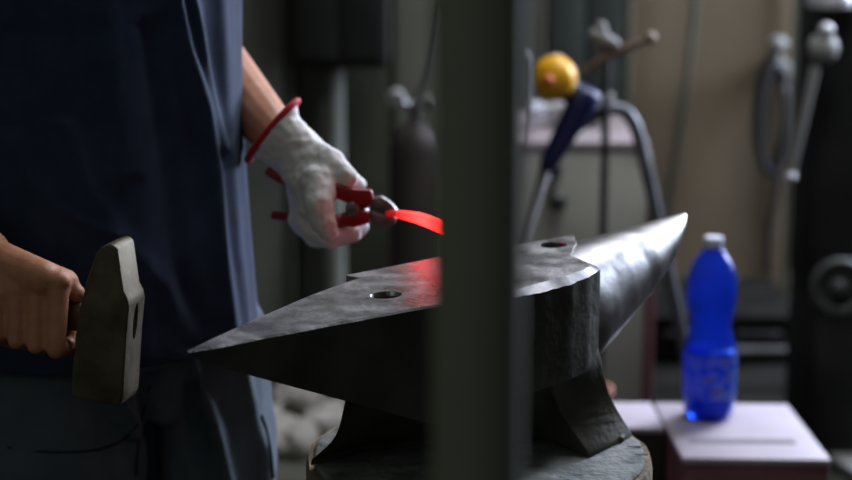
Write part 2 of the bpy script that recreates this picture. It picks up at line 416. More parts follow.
# clinker on the stump next to the foot
a = on_z(617, 441, ZB)
rk = MB()
for k in range(5): rk.sphere(a + Vector((random.uniform(-.006, .006), random.uniform(-.004, .004), .003)), .0045, 10)
tag(rk.build('scale_chip', M['anvil_body'], remesh=.001, relax=1), 'small dark lump of scale lying on the stump by the anvil foot', 'scale chip')
# wood splinters at the left rim

# ------------------------------------------------------------------ hammer
hy = 1.98
hp = [(76,397),(80,401),(126,406),(130,398),(134,335),(137,305),(135,297),(131,290),(125,249),(122,245),(117,244),(107,248),(102,254),(93,280),(85,310),(80,340),(77,370)]
ph = math.radians(15)
ex = Vector((math.cos(ph), -math.sin(ph), 0)); ey = Vector((math.sin(ph), math.cos(ph), 0))
hc = Q(105, 320, hy)
def hpt(u, v):
    c = Q(u-7, v, hy); d = c - hc; return hc + ex*(d.x/math.cos(ph)*.99) + Vector((0, 0, d.z))
hm = thing('forging_hammer', hc, 'heavy cross-peen steel hammer head held in front of the navy shirt', 'hammer')
prof = [hpt(*p) for p in hp]
eye_c = hpt(134, 325) + ey*.022
ecut = MB().loft([[eye_c + ex*x + ey*(.006*math.cos(2*PI*k/20)) + Vector((0, 0, .020*math.sin(2*PI*k/20))) for k in range(20)] for x in (-.012, .03)])
MB().prism(prof, ey*.044).build('hammer_head', M['hammer'], hm, bevel=.0035, seg=3, cut=[ecut])
h0 = Q(-70, 300, hy+.05) ; h1 = hpt(78, 325) + ey*.022
hd = (eye_c - h1).normalized()
MB().tube([h1 - hd*.30, h1 - hd*.2, h1 - hd*.08, h1, eye_c - ex*.006], [.016, .017, .016, .0155, .012], 18, flat=.62, up=(0, 0, 1)).build('handle', M['shaft'], hm)
HD = hd; HH = h1

# ------------------------------------------------------------------ person
TX, TY = Q(86, 200, 2.34).x, 2.34
fdir = Vector((.62, -.78, 0)).normalized(); ldir = Vector((-fdir.y, fdir.x, 0))   # facing, his left
tc = Vector((TX, TY, 0))
def ell(z, a, b, off=(0, 0), n=28):
    c = tc + ldir*off[0] + fdir*off[1]
    return [Vector((0, 0, z)) + c + ldir*(a*math.cos(2*PI*k/n)) + fdir*(b*math.sin(2*PI*k/n)) for k in range(n)]
sl = lambda z, s, f: tc + ldir*s + fdir*f + Vector((0, 0, z))
person_parts = MB()
person_parts.loft([ell(z, a, b, (0, o)) for z, a, b, o in ((.80,.15,.10,0),(.88,.165,.11,0),(.98,.165,.11,.01),(1.08,.15,.105,.02),(1.22,.165,.115,.01),(1.35,.18,.115,0),(1.45,.17,.09,-.01),(1.50,.08,.06,-.01))])
# legs
hipz = .84
legs = {}
lk = Vector((Q(54, 400, 2.3).x, 2.28, 0)); rk_ = Vector((Q(195, 400, 2.4).x, 2.39, 0))
for nm, base in (('near', lk), ('far', rk_)):
    hip = Vector((base.x, base.y, hipz)); knee = Vector((base.x, base.y, .46)) + fdir*.02; ank = Vector((base.x, base.y, .09)) - fdir*.02; toe = ank + fdir*.17 + Vector((0, 0, -.045))
    person_parts.chain([hip, knee, ank], [.078, .055, .038]); person_parts.chain([ank + Vector((0, 0, -.04)), toe], [.035, .028])
    legs[nm] = (hip, knee, ank, toe)
# neck and head
nb = sl(1.50, 0, -.01); hdc = sl(1.69, 0, .03)
person_parts.chain([nb, sl(1.60, 0, .01)], [.056, .052])
person_parts.sphere(hdc + Vector((0, 0, .02)), .095, 24, (.82, .95, 1.1)); person_parts.capsule(hdc + fdir*.03 - Vector((0, 0, .05)), hdc + fdir*.05 - Vector((0, 0, .085)), .05, .026)
person_parts.capsule(hdc + fdir*.095 + Vector((0, 0, .015)), hdc + fdir*.118 - Vector((0, 0, .02)), .008, .012)
for s in (-1, 1): person_parts.sphere(hdc + ldir*s*.082 - fdir*.005, .026, 12, (.5, .8, 1.1)); 
person_parts.capsule(hdc + fdir*.088 - ldir*.018 - Vector((0, 0, .05)), hdc + fdir*.088 + ldir*.018 - Vector((0, 0, .05)), .008, .008)
# far arm (his left, gloved)
shL = sl(1.43, .185, -.01); elL = Q(170, 8, 2.64); wrL = Q(268, 126, 2.36)
person_parts.chain([shL, elL], [.052, .043]); person_parts.chain([elL, elL.lerp(wrL, .35), wrL, Q(292, 152, 2.31)], [.042, .043, .030, .018])
# near arm (his right, holding the hammer)
shR = sl(1.43, -.185, 0); elR = Q(-175, 130, 2.22); wrR = Q(-22, 258, 2.06)
person_parts.chain([shR, elR], [.053, .044]); person_parts.chain([elR, elR.lerp(wrR, .35)], [.045, .047])
fa = lambda t, r: (elR.lerp(wrR, t), r)
person_parts.chain([elR.lerp(wrR, .35), wrR], [.047, .036])
# right hand: metacarpals from the wrist to the knuckles, fingers over the handle
def fpt(s, rad, ang):   # point round the handle; s metres back from the head, ang 0 = toward camera, 90 = up
    c = HH - HD*s; a = Vector((0, 0, 1)); b = HD.cross(a).normalized()
    if b.y > 0: b = -b
    return c + b*(rad*math.cos(math.radians(ang))) + a*(rad*math.sin(math.radians(ang)))
hand = MB()
fr = [.0097, .0098, .0094, .0086]
for i in range(4):
    s = .014 + i*.0215
    kn = fpt(s+.004, .040, 68 - 4*i) + Vector((0, 0, .003 - i*.004))
    pip = fpt(s, .041, -32 + 3*i)
    pip = pip + Vector((0, 0, -.005 + .002*i))
    dip = fpt(s+.001, .033, -92)
    tipf = fpt(s+.003, .024, -165)
    root = wrR.lerp(kn, .35)
    person_parts.chain([wrR, root, kn], [.030, .024, .014]); person_parts.chain([kn, pip, dip, tipf], [.0125, fr[i], fr[i]*.95, fr[i]*.8])
person_parts.chain([wrR, fpt(.035, .045, 70), fpt(.02, .034, 95)], [.028, .02, .016])
# fill of the back of the hand
for i in range(3):
    k1 = fpt(.018+i*.0215+.004, .036, 70-4*i); person_parts.capsule(wrR.lerp(k1, .3), k1 + Vector((0, 0, -.002)), .024, .015)
    person_parts.capsule(wrR.lerp(k1, .3)-Vector((0,0,.01)), fpt(.03+i*.02, .031, 55), .024, .011)
# thumb, leaving the side of the palm and lying along the handle behind
person_parts.chain([wrR.lerp(fpt(.04, .03, 120), .3), fpt(.055, .036, 135), fpt(.028, .029, 120), fpt(.008, .024, 100)], [.02, .016, .0125, .0105])
def pw(p, n_): return p
person = person_parts.build('person', M['skin'], remesh=.0026, relax=2)
tag(person, 'person in navy shirt and work trousers holding a hammer and red-handled tongs at the anvil', 'person')
# hair
hb = MB(); hb.sphere(hdc + Vector((0, 0, .032)) - fdir*.012, .102, 24, (.84, .96, 1.08))
hb.build('hair', M['hair'], person, remesh=.008, relax=2, warp=lambda p, n_: p + n_*(.004*noise.noise(p*60)) if (p-hdc).dot(fdir) < .055 or p.z > hdc.z+.06 else p - n_*.02)
eyes = MB()
for s in (-1, 1):
    eyes = MB().sphere(hdc + fdir*.083 + ldir*s*.032 + Vector((0, 0, .018)), .011, 12); eyes.build('eye', M['cap'], person)

# shirt --------------------------------------------------------
def rel(p): d = p - tc; return d.dot(ldir), d.dot(fdir)
shp = MB()
shp.loft([ell(z, a, b, (s, o), 40) for z, a, b, s, o in ((.832,.200,.162,.012,.008),(.85,.200,.162,.010,.01),(.95,.194,.152,.005,.018),(1.05,.188,.142,.006,.020),(1.2,.194,.140,.008,.012),(1.35,.202,.135,.006,.005),(1.44,.185,.11,-.00,-.005),(1.50,.10,.08,0,-.01))])
shp.chain([shL, shL.lerp(elL, .36)], [.064, .058]); shp.chain([shR, shR.lerp(elR, .72)], [.07, .066])
def ridge(p, path, amp, wid):
    u, v = proj(p)
    if v < path[0][1] or v > path[-1][1]: return 0
    for (a, b), (c, d) in zip(path, path[1:]):
        if b <= v <= d:
            uu = a + (c-a)*(v-b)/(d-b); x = (u-uu)/wid; return amp*math.exp(-x*x)
    return 0
R_ = [([(120,-250),(172,-20),(186,50),(204,110),(214,170),(218,240),(226,330),(232,420)], .013, 7),
      ([(150,-250),(186,-20),(198,30),(206,70),(222,150)], .009, 5),
      ([(195,-250),(222,-20),(228,60),(234,160),(236,240),(244,330),(250,400)], .007, 8),
      ([(150,20),(160,90),(172,180),(178,260),(200,330),(210,420)], -.010, 12),
      ([(60,120),(90,190),(130,250),(170,290),(205,345)], .006, 14),
      ([(0,130),(30,175),(70,215),(120,240)], .006, 12),
      ([(90,-100),(100,0),(120,100),(128,180)], .005, 16)]
def shirt_warp(p, n_):
    if p.z < .842 and n_.z < -.5: return p
    a, b = rel(p)
    if n_.y > .35: d = 0
    else: d = sum(ridge(p, *r) for r in R_)
    th = math.atan2(b, a)
    d += .006*noise.noise(Vector((th*2.2, p.z*2.2, 1))) + .0035*noise.noise(Vector((th*6, p.z*4 + th*2, 7)))
    hem = .004*math.sin(th*7 + 1)*max(0, 1-(p.z-.832)/.12)
    return p + n_*(d + hem)
shirt = shp.build('shirt', M['shirt'], person, remesh=.0065, relax=4, warp=shirt_warp)
# trousers -----------------------------------------------------
tr = MB()
tr.loft([ell(z, a, b, (0, o), 32) for z, a, b, o in ((.74,.150,.115,.0),(.80,.168,.125,.0),(.88,.172,.128,0),(.98,.170,.122,.005),(1.0,.165,.118,.005))])
for nm in legs:
    hip, knee, ank, toe = legs[nm]
    tr.chain([hip + Vector((0, 0, -.02)), hip.lerp(knee, .5), knee, ank + Vector((0, 0, .04))], [.093, .095, .088, .075])
TR = [([(170,330),(205,400),(222,460),(235,520)], .017, 9), ([(100,380),(122,400),(138,425),(130,480),(128,540)], .018, 10), ([(60,380),(95,395),(120,425)], .007, 8), ([(236,340),(250,400),(262,460),(268,530)], .008, 7),
      ([(0,450),(60,455),(110,448),(135,430)][::1], 0, 6), ([(150,372),(146,400),(148,480),(150,600)], -.02, 9), ([(190,380),(196,440),(210,520)], -.006, 8)]
def trw(p, n_):
    d = 0
    if n_.y < .3: d = sum(ridge(p, *r) for r in TR)
    return p + n_*(d + .006*noise.noise(p*9) + .003*noise.noise(p*24))
trousers = tr.build('trousers', M['trousers'], person, remesh=.0065, relax=5, warp=trw)
# leg side piping and pocket seams
dg = bpy.context.evaluated_depsgraph_get()
def cast(objs, u, v):
    r = ray(u, v).normalized(); best = None
    for o in objs:
        iv = o.matrix_world.inverted()
        ok, loc, nr, idx = o.ray_cast(iv @ Vector((0, 0, CZ)), (iv.to_3x3() @ r).normalized())
        if ok:
            w = o.matrix_world @ loc
            if best is None or w.length < best.length: best = w
    return best
dg.update()
def seam(name, px, r, m, par, objs):
    P = [cast(objs, *q) for q in px]; P = [p for p in P if p is not None]
    if len(P) > 1: return MB().tube(smoothpath(P), r, 8).build(name, m, par, smooth=True)
seam('side_piping', [(261,415),(266,430),(270,450),(273,478)], .0028, M['dkseam'], trousers, [trousers])
seam('pocket_seam', [(8,447),(50,452),(95,450),(122,440),(138,424)], .0016, M['dkseam'], trousers, [trousers])
seam('fly_seam', [(150,385),(144,410),(139,440),(136,475)], .0018, M['dkseam'], trousers, [trousers])
seam('hem_stitch', [(140,356),(160,358),(185,359),(215,357)], .0008, M['dkseam'], shirt, [shirt])
for nm in legs:
    hip, knee, ank, toe = legs[nm]
    b = MB(); b.chain([ank + Vector((0, 0, .06)), ank + Vector((0, 0, -.03))], [.052, .052]); b.chain([ank + Vector((0, 0, -.035)) , toe + Vector((0, 0, .002))], [.05, .045])
    b.box(ank + fdir*.07 + Vector((0, 0, -.072)), (.09, .26, .03), Matrix.Rotation(math.atan2(fdir.y, fdir.x)-PI/2, 3, 'Z'))
    b.build('work_boot', M['black'], person, remesh=.006, relax=2, warp=lambda p, n_: Vector((p.x, p.y, max(p.z, .002))))

# ------------------------------------------------------------------ glove
G = lambda u, v, y: Q(u, v, y-.13)
gl = MB()
class _B(MB):
    def chain(s, pts, rs, n=14): return MB.chain(s, pts, [r*1.12 for r in rs], n)
gl = _B()
# cuff: flaring tube from the wrist to the red binding
def oval(c, t, a, b, side, n=28):
    t = t.normalized(); side = (side - t*side.dot(t)).normalized(); o = t.cross(side)
    return [c + side*(a*math.cos(2*PI*k/n)) + o*(b*math.sin(2*PI*k/n)) for k in range(n)]
cA, cB = G(297.5, 101, 2.455), G(247.5, 160, 2.465)
cuff_c = (cA+cB)/2; side = (cB-cA); ca = side.length/2
axd = (G(330, 175, 2.39) - cuff_c).normalized()
rA = oval(cuff_c, axd, ca, .036, side)
# the opening lies along the binding line
o_ = ray(272, 130).normalized(); o_ = (o_ + axd*.12).normalized()
rimring = [cuff_c + side.normalized()*(ca*math.cos(2*PI*k/28)) + o_*(.036*math.sin(2*PI*k/28)) for k in range(28)]
w1c = G(287, 143, 2.44); w2c = G(302, 160, 2.43); w3c = G(315, 172, 2.42)
sd2 = (G(273, 172, 2.44) - G(313, 126, 2.43))
def ov(c, a, b, sdv): 
    s1 = sdv.normalized(); return [c + s1*(a*math.cos(2*PI*k/28)) + o_*(b*math.sin(2*PI*k/28)) for k in range(28)]
gl.loft([rimring, ov(G(280, 138, 2.45), .036, .036, sd2), ov(G(293, 149, 2.44), .034, .034, sd2), ov(G(306, 162, 2.43), .033, .030, sd2), ov(G(318, 176, 2.42), .028, .026, sd2)])
# hand back to the knuckle
gl.chain([G(306, 162, 2.425), G(326, 165, 2.405), G(346, 178, 2.385)], [.026, .021, .0125])
gl.chain([G(306, 165, 2.43), G(313, 188, 2.40), G(313, 205, 2.39)], [.030, .023, .017])
gl.capsule(G(318, 168, 2.42), G(328, 180, 2.40), .023, .017)
gl.capsule(G(345, 178, 2.385), G(356, 182, 2.40), .012, .0095)
# forefinger closing over the grips from the front
gl.chain([G(319, 182, 2.385), G(319, 203, 2.362), G(322, 220, 2.358), G(328, 230, 2.362)], [.020, .0165, .0145, .0118])
# the other fingers curled below, tips toward the right
gl.chain([G(308, 200, 2.43), G(309, 222, 2.415), G(330, 237, 2.405), G(352, 232, 2.41), G(360, 226, 2.42)], [.015, .0155, .0135, .0125, .010])
gl.chain([G(303, 196, 2.45), G(301, 218, 2.44), G(318, 236, 2.435), G(343, 229, 2.44)], [.014, .0145, .0125, .011])
gl.chain([G(297, 180, 2.465), G(300, 206, 2.462), G(312, 222, 2.465), G(328, 222, 2.47)], [.013, .012, .0115, .010])
# thumb on the far side along the upper grip
gl.chain([G(330, 172, 2.42), G(346, 178, 2.425), G(358, 184, 2.43)], [.015, .011, .009])
def glw(p, n_): return p + n_*(.0022*noise.noise(p*38) + .0016*noise.noise(Vector((p.x+p.z, p.x-p.z, p.y))*85))
glove = gl.build('work_glove', M['glove'], person, remesh=.0026, relax=4, warp=glw)
glove['label'] = 'white leather work glove with red cuff binding'
MB().tube(rimring + [rimring[0], rimring[1]], .0042, 10).build('cuff_binding', M['redtrim'], glove, smooth=True)
0 and seam('glove_seam', [(283,118),(300,128),(318,140),(336,158),(350,176)], .0012, M['glove_stain'], glove, [glove])

# ------------------------------------------------------------------ tongs and hot bar
tg = thing('pliers', G(352, 207, 2.40), 'red-handled steel tongs gripped by the gloved hand', 'tongs')
pv = G(357, 207, 2.392)
MB().tube(smoothpath([G(333, 188, 2.40), G(345, 191, 2.397), G(358, 197, 2.393), G(370, 203, 2.388)]), [.0085]*12+[.0095]*6+[.006], 14, flat=1.0).build('handle', M['redgrip'], tg)
MB().tube(smoothpath([G(268, 170, 2.47), G(285, 180, 2.46), G(310, 186, 2.44), G(333, 188, 2.41), G(352, 193, 2.395)]), .0065, 12).build('handle', M['redgrip'], tg)
MB().tube(smoothpath([G(273, 215, 2.45), G(290, 217, 2.44), G(312, 219, 2.42), G(338, 221, 2.40), G(355, 217, 2.392), G(368, 212, 2.388)]), [.0055]*12+[.0085]*14+[.0085]*5, 14).build('handle', M['redgrip'], tg)
c = [G(*q, 2.368) for q in ((335,183),(352,189),(372,190),(374,201),(362,205),(345,203),(336,199))]
MB().prism(c, (0, .010, 0)).build('handle_web', M['redgrip'], tg, bevel=.003)
c = [G(*q, 2.366) for q in ((340,214),(357,210),(370,212),(369,224),(354,228),(339,226))]
MB().prism(c, (0, .010, 0)).build('handle_web', M['redgrip'], tg, bevel=.003)
MB().lathe(G(352, 207.5, 2.372), [(.0005, -.009), (.008, -.008), (.008, .008), (.0005, .009)], 20, axis=(0, 1, 0)).build('pivot', M['toolsteel'], tg, bevel=.001)
c = [G(*q, 2.380) for q in ((370,199),(382,196.5),(391,203),(399,212),(397,217),(383,216),(371,210))]
MB().prism(c, (0, .014, 0)).build('jaw', M['toolsteel'], tg, bevel=.003)
c = [G(*q, 2.378) for q in ((369,209),(384,214),(397,218),(396,224),(388,229),(376,226),(367,219))]
MB().prism(c, (0, .014, 0)).build('jaw', M['toolsteel'], tg, bevel=.003)
yb = lambda u: 2.375 - min(u-388, 60)/54*.11
bp_ = [(384,216,211),(394,217.5,211.8),(404,220,213),(416,223.5,214.5),(428,228.2,217.8),(441,234.0,222.5),(460,244,231),(482,256,243)]
rings = []
for u, vb, vt in bp_:
    y = yb(u); rings.append([G(u, vt, y), G(u, vb, y), G(u, vb, y) + Vector((.004, .012, 0)), G(u, vt, y) + Vector((.004, .012, 0))])
xs0, xs1 = G(386, 214, yb(386)).x, G(482, 230, yb(482)).x
M['hot'] = emis('glowing_steel', [(0, (.05, .001, .001)), (.09, (.06, .001, .001)), (.20, (.4, .010, .009)), (.42, (1, .030, .026)), (1, (1, .022, .018))], 6.5, (xs0, xs1))
tag(MB().loft(rings).build('steel_bar', M['hot'], bevel=.0008), 'red-hot curved steel bar held in the tongs above the anvil', 'steel bar')

# ------------------------------------------------------------------ box, board and bottle
ZX = z_for_v(0, 2.93, 440)
b0, b1, b2, b3 = on_z(683.5, 457, ZX), on_z(830, 459, ZX), on_z(788, 403.5, ZX), on_z(640, 402.5, ZX)
bx = thing('metal_box', (b0+b2)/2*1 - Vector((0, 0, ZX)), 'box with pale lilac top and maroon side, under the blue bottle', 'box')
lft = b0 + (b2-b1)
low = [Vector((p.x, p.y, 0)) for p in (b0, b1, b2, lft)]
MB().prism(low, (0, 0, ZX-.012)).build('side_panel', M['maroon'], bx, bevel=.003)
MB().prism([p - Vector((0, 0, .012)) for p in (b0 + Vector((-.002, -.002, 0)), b1 + Vector((.002, -.002, 0)), b2, lft)], (0, 0, .012)).build('lid', M['pinktop'], bx, bevel=.004)
s0, s1, s2, s3 = on_z(690, 443, ZX), on_z(797, 444, ZX), on_z(793, 440, ZX), on_z(688, 439, ZX)
MB().prism([p + Vector((0, 0, -.002)) for p in (s0, s1, s2, s3)], (0, 0, .0026)).build('slot', M['groove'], bx)
# bench board behind/left
k0, k1, k2, k3 = on_z(560, 428.5, ZX), on_z(673, 428.0, ZX), on_z(661, 402.5, ZX), on_z(548, 402.5, ZX)
k1 = lft.lerp(b0, .49) + Vector((-.004, 0, 0)); k2 = lft + Vector((-.004, 0, 0))
k0 = k1 + Vector((-.19, -.0, 0)); k3 = k2 + Vector((-.19, 0, 0))
bn = thing('low_bench', (k0+k2)/2 - Vector((0, 0, ZX)), 'low black bench with pale lilac top between the anvil foot and the box', 'bench')
MB().prism([p - Vector((0, 0, .010)) for p in (k0, k1, k2, k3)], (0, 0, .010)).build('bench_top', M['pinktop'], bn, bevel=.003)
MB().prism([Vector((p.x, p.y, 0)) for p in (k0, k1, k2, k3)], (0, 0, ZX-.010)).build('bench_body', M['black'], bn, bevel=.003)
# bottle
bo = on_z(708, 416, ZX); sB = (Q(708, 236, bo.y).z - ZX)/.3045
rB = (Q(734, 380, bo.y).x - Q(681, 380, bo.y).x)/2/.047*1.0
pr = [(.028,.0),(.038,.002),(.044,.012),(.047,.035),(.0475,.112),(.046,.12),(.041,.135),(.0365,.152),(.036,.162),(.040,.180),(.0435,.196),(.0445,.215),(.0435,.232),(.039,.250),(.030,.266),(.019,.279),(.0145,.285),(.0145,.290)]
bt = thing('water_bottle', bo, 'blue translucent plastic water bottle with white cap standing on the lilac box', 'bottle')
pb = []
for (r, z), (r2, z2) in zip(pr, pr[1:]):
    for k in range(4): pb.append(((r + (r2-r)*k/4), z + (z2-z)*k/4))
pb.append(pr[-1])
outer = [(r*rB*(1 - .012*(math.sin(z*420) > .3)*(z > .13 and z < .17)), z*sB) for r, z in pb]
inner = [(max(r*rB-.0012, .004), max(z*sB, .002)) for r, z in pb][::-1]
MB().lathe(bo + Vector((0, 0, .0005)), outer + inner, 48).build('bottle_shell', M['bottle'], bt, smooth=True)
def water_mat():
    m = bpy.data.materials.new('water'); m.use_nodes = True; b = m.node_tree.nodes['Principled BSDF']
    b.inputs['Base Color'].default_value = (.12, .4, 1, 1); b.inputs['Transmission Weight'].default_value = 1; b.inputs['Roughness'].default_value = .02; b.inputs['IOR'].default_value = 1.33; return m
MB().lathe(bo, [(max(r*rB-.0016, .004), max(z*sB, .0025)) for r, z in pb if z < .118], 48).build('water', water_mat(), bt, smooth=True)
def label_mat():
    m = bpy.data.materials.new('bottle_label'); m.use_nodes = True; nt = m.node_tree; N_ = nt.nodes; L = nt.links; b = N_['Principled BSDF']; b.inputs['Roughness'].default_value = .4
    tc_ = N_.new('ShaderNodeTexCoord'); n1 = N_.new('ShaderNodeTexNoise'); n1.inputs['Scale'].default_value = 75; L.new(tc_.outputs['Object'], n1.inputs[0])
    cr = N_.new('ShaderNodeValToRGB'); e = cr.color_ramp.elements; e[0].position = .38; e[0].color = (.03, .2, 1, 1); e[1].position = .60; e[1].color = (.45, .65, 1, 1)
    x = e.new(.72); x.color = (.5, .12, .3, 1)
    L.new(n1.outputs[0], cr.inputs[0]); L.new(cr.outputs[0], b.inputs['Base Color']); 
    t = N_.new('ShaderNodeBsdfTranslucent'); L.new(cr.outputs[0], t.inputs[0]); mx = N_.new('ShaderNodeMixShader'); mx.inputs[0].default_value = .7
    L.new(b.outputs[0], mx.inputs[1]); L.new(t.outputs[0], mx.inputs[2]); L.new(mx.outputs[0], N_['Material Output'].inputs[0]); return m
R = .0475*rB
MB().lathe(bo + Vector((0, 0, .040*sB)), [(R-.0004, 0), (R, 0), (R+.0002, .002), (R+.0002, .07*sB), (R, .072*sB), (R-.0004, .072*sB)], 48).build('label_band', label_mat(), bt, smooth=True)
MB().lathe(bo + Vector((0, 0, .286*sB)), [(.004, .0), (.0155*rB, .0), (.0165*rB, .002), (.0165*rB, .015), (.0155*rB, .0165), (.003, .0168)], 32).build('cap', M['cap'], bt)
MB().lathe(bo + Vector((0, 0, .281*sB)), [(.0135*rB, 0), (.0185*rB, .0), (.0185*rB, .002), (.0135*rB, .002)], 32).build('neck_ring', M['bottle'], bt)

# terracotta thing seen beside the anvil foot
a = Q(603, 400, 3.3)
# ------------------------------------------------------------------ cream cabinet behind the anvil
yc = 3.95
xl, xr = Q(505, 200, yc).x, Q(650, 200, yc).x; ztp = Q(580, 151, yc).z
cb = thing('metal_cabinet', ((xl+xr)/2, yc+.2, 0), 'cream metal cabinet with a pinkish top behind the anvil', 'cabinet')
MB().box(((xl+xr)/2, yc+.2, ztp/2), (xr-xl, .4, ztp)).build('cabinet_body', M['cabinet'], cb, bevel=.006)
MB().box(((xl+xr)/2, yc+.19, ztp+.01), (xr-xl-.01, .39, .02)).build('cabinet_top', M['cabtop'], cb, bevel=.004)
MB().box((xr+.004, yc+.19, (ztp-.1)/2), (.018, .42, ztp-.1)).build('corner_trim', M['maroon'], cb, bevel=.003)
for (u, v) in ((553, 168), (557, 200)):
    q = Q(u, v, yc); MB().lathe(q, [(.004, -.002), (.014, 0), (.018, .012), (.018, .024), (.012, .032), (.002, .033)], 20, axis=(0, -1, 0)).build('knob', M['locker'], cb)
MB().box((Q(604, 200, yc).x, yc-.002, ztp*.5), (.006, .006, ztp*.9)).build('door_gap', M['black'], cb)

# lever with blue grip and yellow cap
yl = 3.62
lv = thing('lever_clamp', Q(522, 240, yl) - Vector((0, 0, Q(522, 240, yl).z)), 'long steel lever with blue grip and round yellow end cap, behind the anvil', 'lever')
A = Q(590, 88, yl); B = Q(546, 168, yl); C_ = Q(523, 238, yl)
low_ = C_ + (C_-B).normalized()*((C_.z-.0)/abs((C_-B).normalized().z))
thr = MB(); P = []; Rr = []
nseg = 260
for i in range(nseg+1):
    P.append(B.lerp(low_, i/nseg)); Rr.append(.0125 if i % 2 else .0105)
thr.tube(P, Rr, 10).build('threaded_rod', M['steel'], lv)
MB().tube([A, A.lerp(B, .06), A.lerp(B, .25), A.lerp(B, .6), A.lerp(B, .92), B], [.018, .028, .026, .022, .018, .015], 20).build('grip', M['blue'], lv, smooth=True)
yc_ = Q(556, 80, yl-.05)
MB().lathe(yc_ + Vector((.0, .03, 0)), [(.005, -.024), (.030, -.022), (.037, -.014), (.040, 0), (.038, .016), (.030, .028), (.012, .034), (.002, .035)], 32, axis=(-.45, -.85, .15)).build('end_cap', M['yellow'], lv, smooth=True)
MB().sphere(Q(548, 80, yl-.07), .010, 14).build('cap_mark', M['orange'], lv)
MB().tube(smoothpath([Q(566, 86, yl), Q(578, 98, yl), Q(588, 92, yl)]), .022, 14).build('bracket', M['rod'], lv, smooth=True)
MB().tube(smoothpath([Q(538, 82, yl), Q(541, 66, yl), Q(552, 58, yl), Q(563, 60, yl)]), .008, 10).build('cap_ring', M['steel'], lv, smooth=True)
# T handle spindle
yt_ = 3.72
th_ = thing('tap_wrench', Q(607, 225, yt_) - Vector((0, 0, Q(607, 225, yt_).z)), 'thin dark upright spindle with a slanting T-handle, in front of the cream cabinet', 'spindle')
MB().tube([Vector((Q(607, 50, yt_).x, yt_, 0)), Q(607, 48, yt_)], .0075, 12).build('spindle', M['rod'], th_)
MB().tube([Q(583, 72, yt_), Q(604, 58, yt_), Q(628, 47, yt_), Q(650, 38, yt_)], [.008, .010, .009, .007], 12).build('cross_bar', M['copper'], th_)
MB().sphere(Q(650, 38, yt_), .0125, 16).build('ball_end', M['copper'], th_)
MB().capsule(Q(596, 36, yt_), Q(612, 44, yt_), .016, .014).build('hub', M['greypipe'], th_, smooth=True)
MB().capsule(Q(601, 26, yt_), Q(604, 40, yt_), .010, .012).build('locking_nut', M['greypipe'], th_, smooth=True)
# bent pipe
yp = 3.75
pp = smoothpath([Q(560, 138, yp+.12), Q(585, 122, yp+.05), Q(605, 111, yp), Q(622, 110, yp), Q(634, 124, yp), Q(643, 155, yp), Q(660, 232, yp), Q(680, 326, yp), Q(713, 480, yp), Q(733, 570, yp)])
d = pp[-1]; d.z = .012
tag(MB().tube(pp, .0125, 14).build('bent_pipe', M['pipe'], smooth=True), 'grey bent steel tube arching over and leaning beside the cream cabinet', 'pipe')
# clutter on the cabinet top: clamp castings
cl = thing('metal_casting', Q(580, 135, yc+.15) * 1, 'pale metal casting lying on top of the cream cabinet', 'casting')
cl.location.z = ztp+.02
zt = ztp + .02
vb = MB(); xx = Q(580, 135, yc+.15).x
MB().box((xx, yc+.2, zt+.018), (.12, .09, .036)).build('base_block', M['lightsteel'], cl, bevel=.01)
MB().tube([Vector((xx-.085, yc+.16, zt+.035)), Vector((xx+.07, yc+.16, zt+.06))], .014, 14).build('screw', M['lightsteel'], cl)
MB().capsule(Vector((xx-.09, yc+.16, zt+.035)), Vector((xx-.10, yc+.16, zt+.034)), .021, .021).build('screw_head', M['cap'], cl)
hk = smoothpath([Q(527, 118, 3.85), Q(528, 92, 3.85), Q(528.5, 62, 3.85), Q(526, 54, 3.85), Q(521, 54, 3.85)])
hk = [Vector((hk[0].x, 3.96, ztp+.021))] + hk[3:]
tag(MB().tube(hk, .004, 8).build('wire_hook', M['lightsteel'], smooth=True), 'thin bright wire hook standing on the cabinet left of the yellow cap', 'hook')

# ------------------------------------------------------------------ background left
t = thing('sheet_screen', (Q(262, 200, 4.9).x, 4.9, 0), 'tall grey-green sheet metal screen behind the gloved arm', 'screen')
upright('screen_panel', 120, 292, 4.9, .03, M['greygreen'], .0, 2.6, t)
upright('screen_post', 284, 293, 4.87, .03, M['olive'], .0, 2.6, t)
t = thing('tool_locker', (Q(340, 200, 5.0).x, 5.1, 0), 'tall dark olive locker behind the hanging black cabinet', 'locker')
upright('locker_body', 294, 391, 5.0, .38, M['olive'], 0, 2.3, t)
upright('locker_door', 296, 389, 4.985, .014, M['olive'], .08, 2.27, t)
t = thing('steam_pipe', (Q(330, 200, 4.7).x, 4.7, 0), 'pale grey vertical pipe behind the gloved hand', 'pipe')
xp = Q(331, 200, 4.7).x
MB().tube([(xp, 4.7, 0), (xp, 4.7, Q(331, 72, 4.7).z)], .034, 20).build('pipe_run', M['dullpipe'], t)
MB().lathe((xp, 4.7, Q(331, 72, 4.7).z - .004), [(.01, 0), (.036, 0), (.036, .03), (.01, .031)], 20).build('pipe_cap', M['olive'], t)
t = thing('wall_cabinet', (Q(340, 30, 4.6).x, 4.6, Q(340, 66, 4.6).z), 'black cabinet hanging high above the gloved hand', 'cabinet')
zb = Q(340, 68, 4.6).z
upright('cabinet_box', 293, 388, 4.6, .3, M['black'], zb, zb+.75, t)
upright('cabinet_door', 298, 340, 4.585, .014, M['machine'], zb+.02, zb+.7, t); upright('cabinet_door', 342, 385, 4.585, .014, M['machine'], zb+.02, zb+.7, t)
MB().tube([(Q(300, 0, 4.7).x, 4.75, zb+.7), (Q(300, 0, 4.7).x, 4.75, ZC)], .008, 8).build('hanger_rod', M['machine'], t)
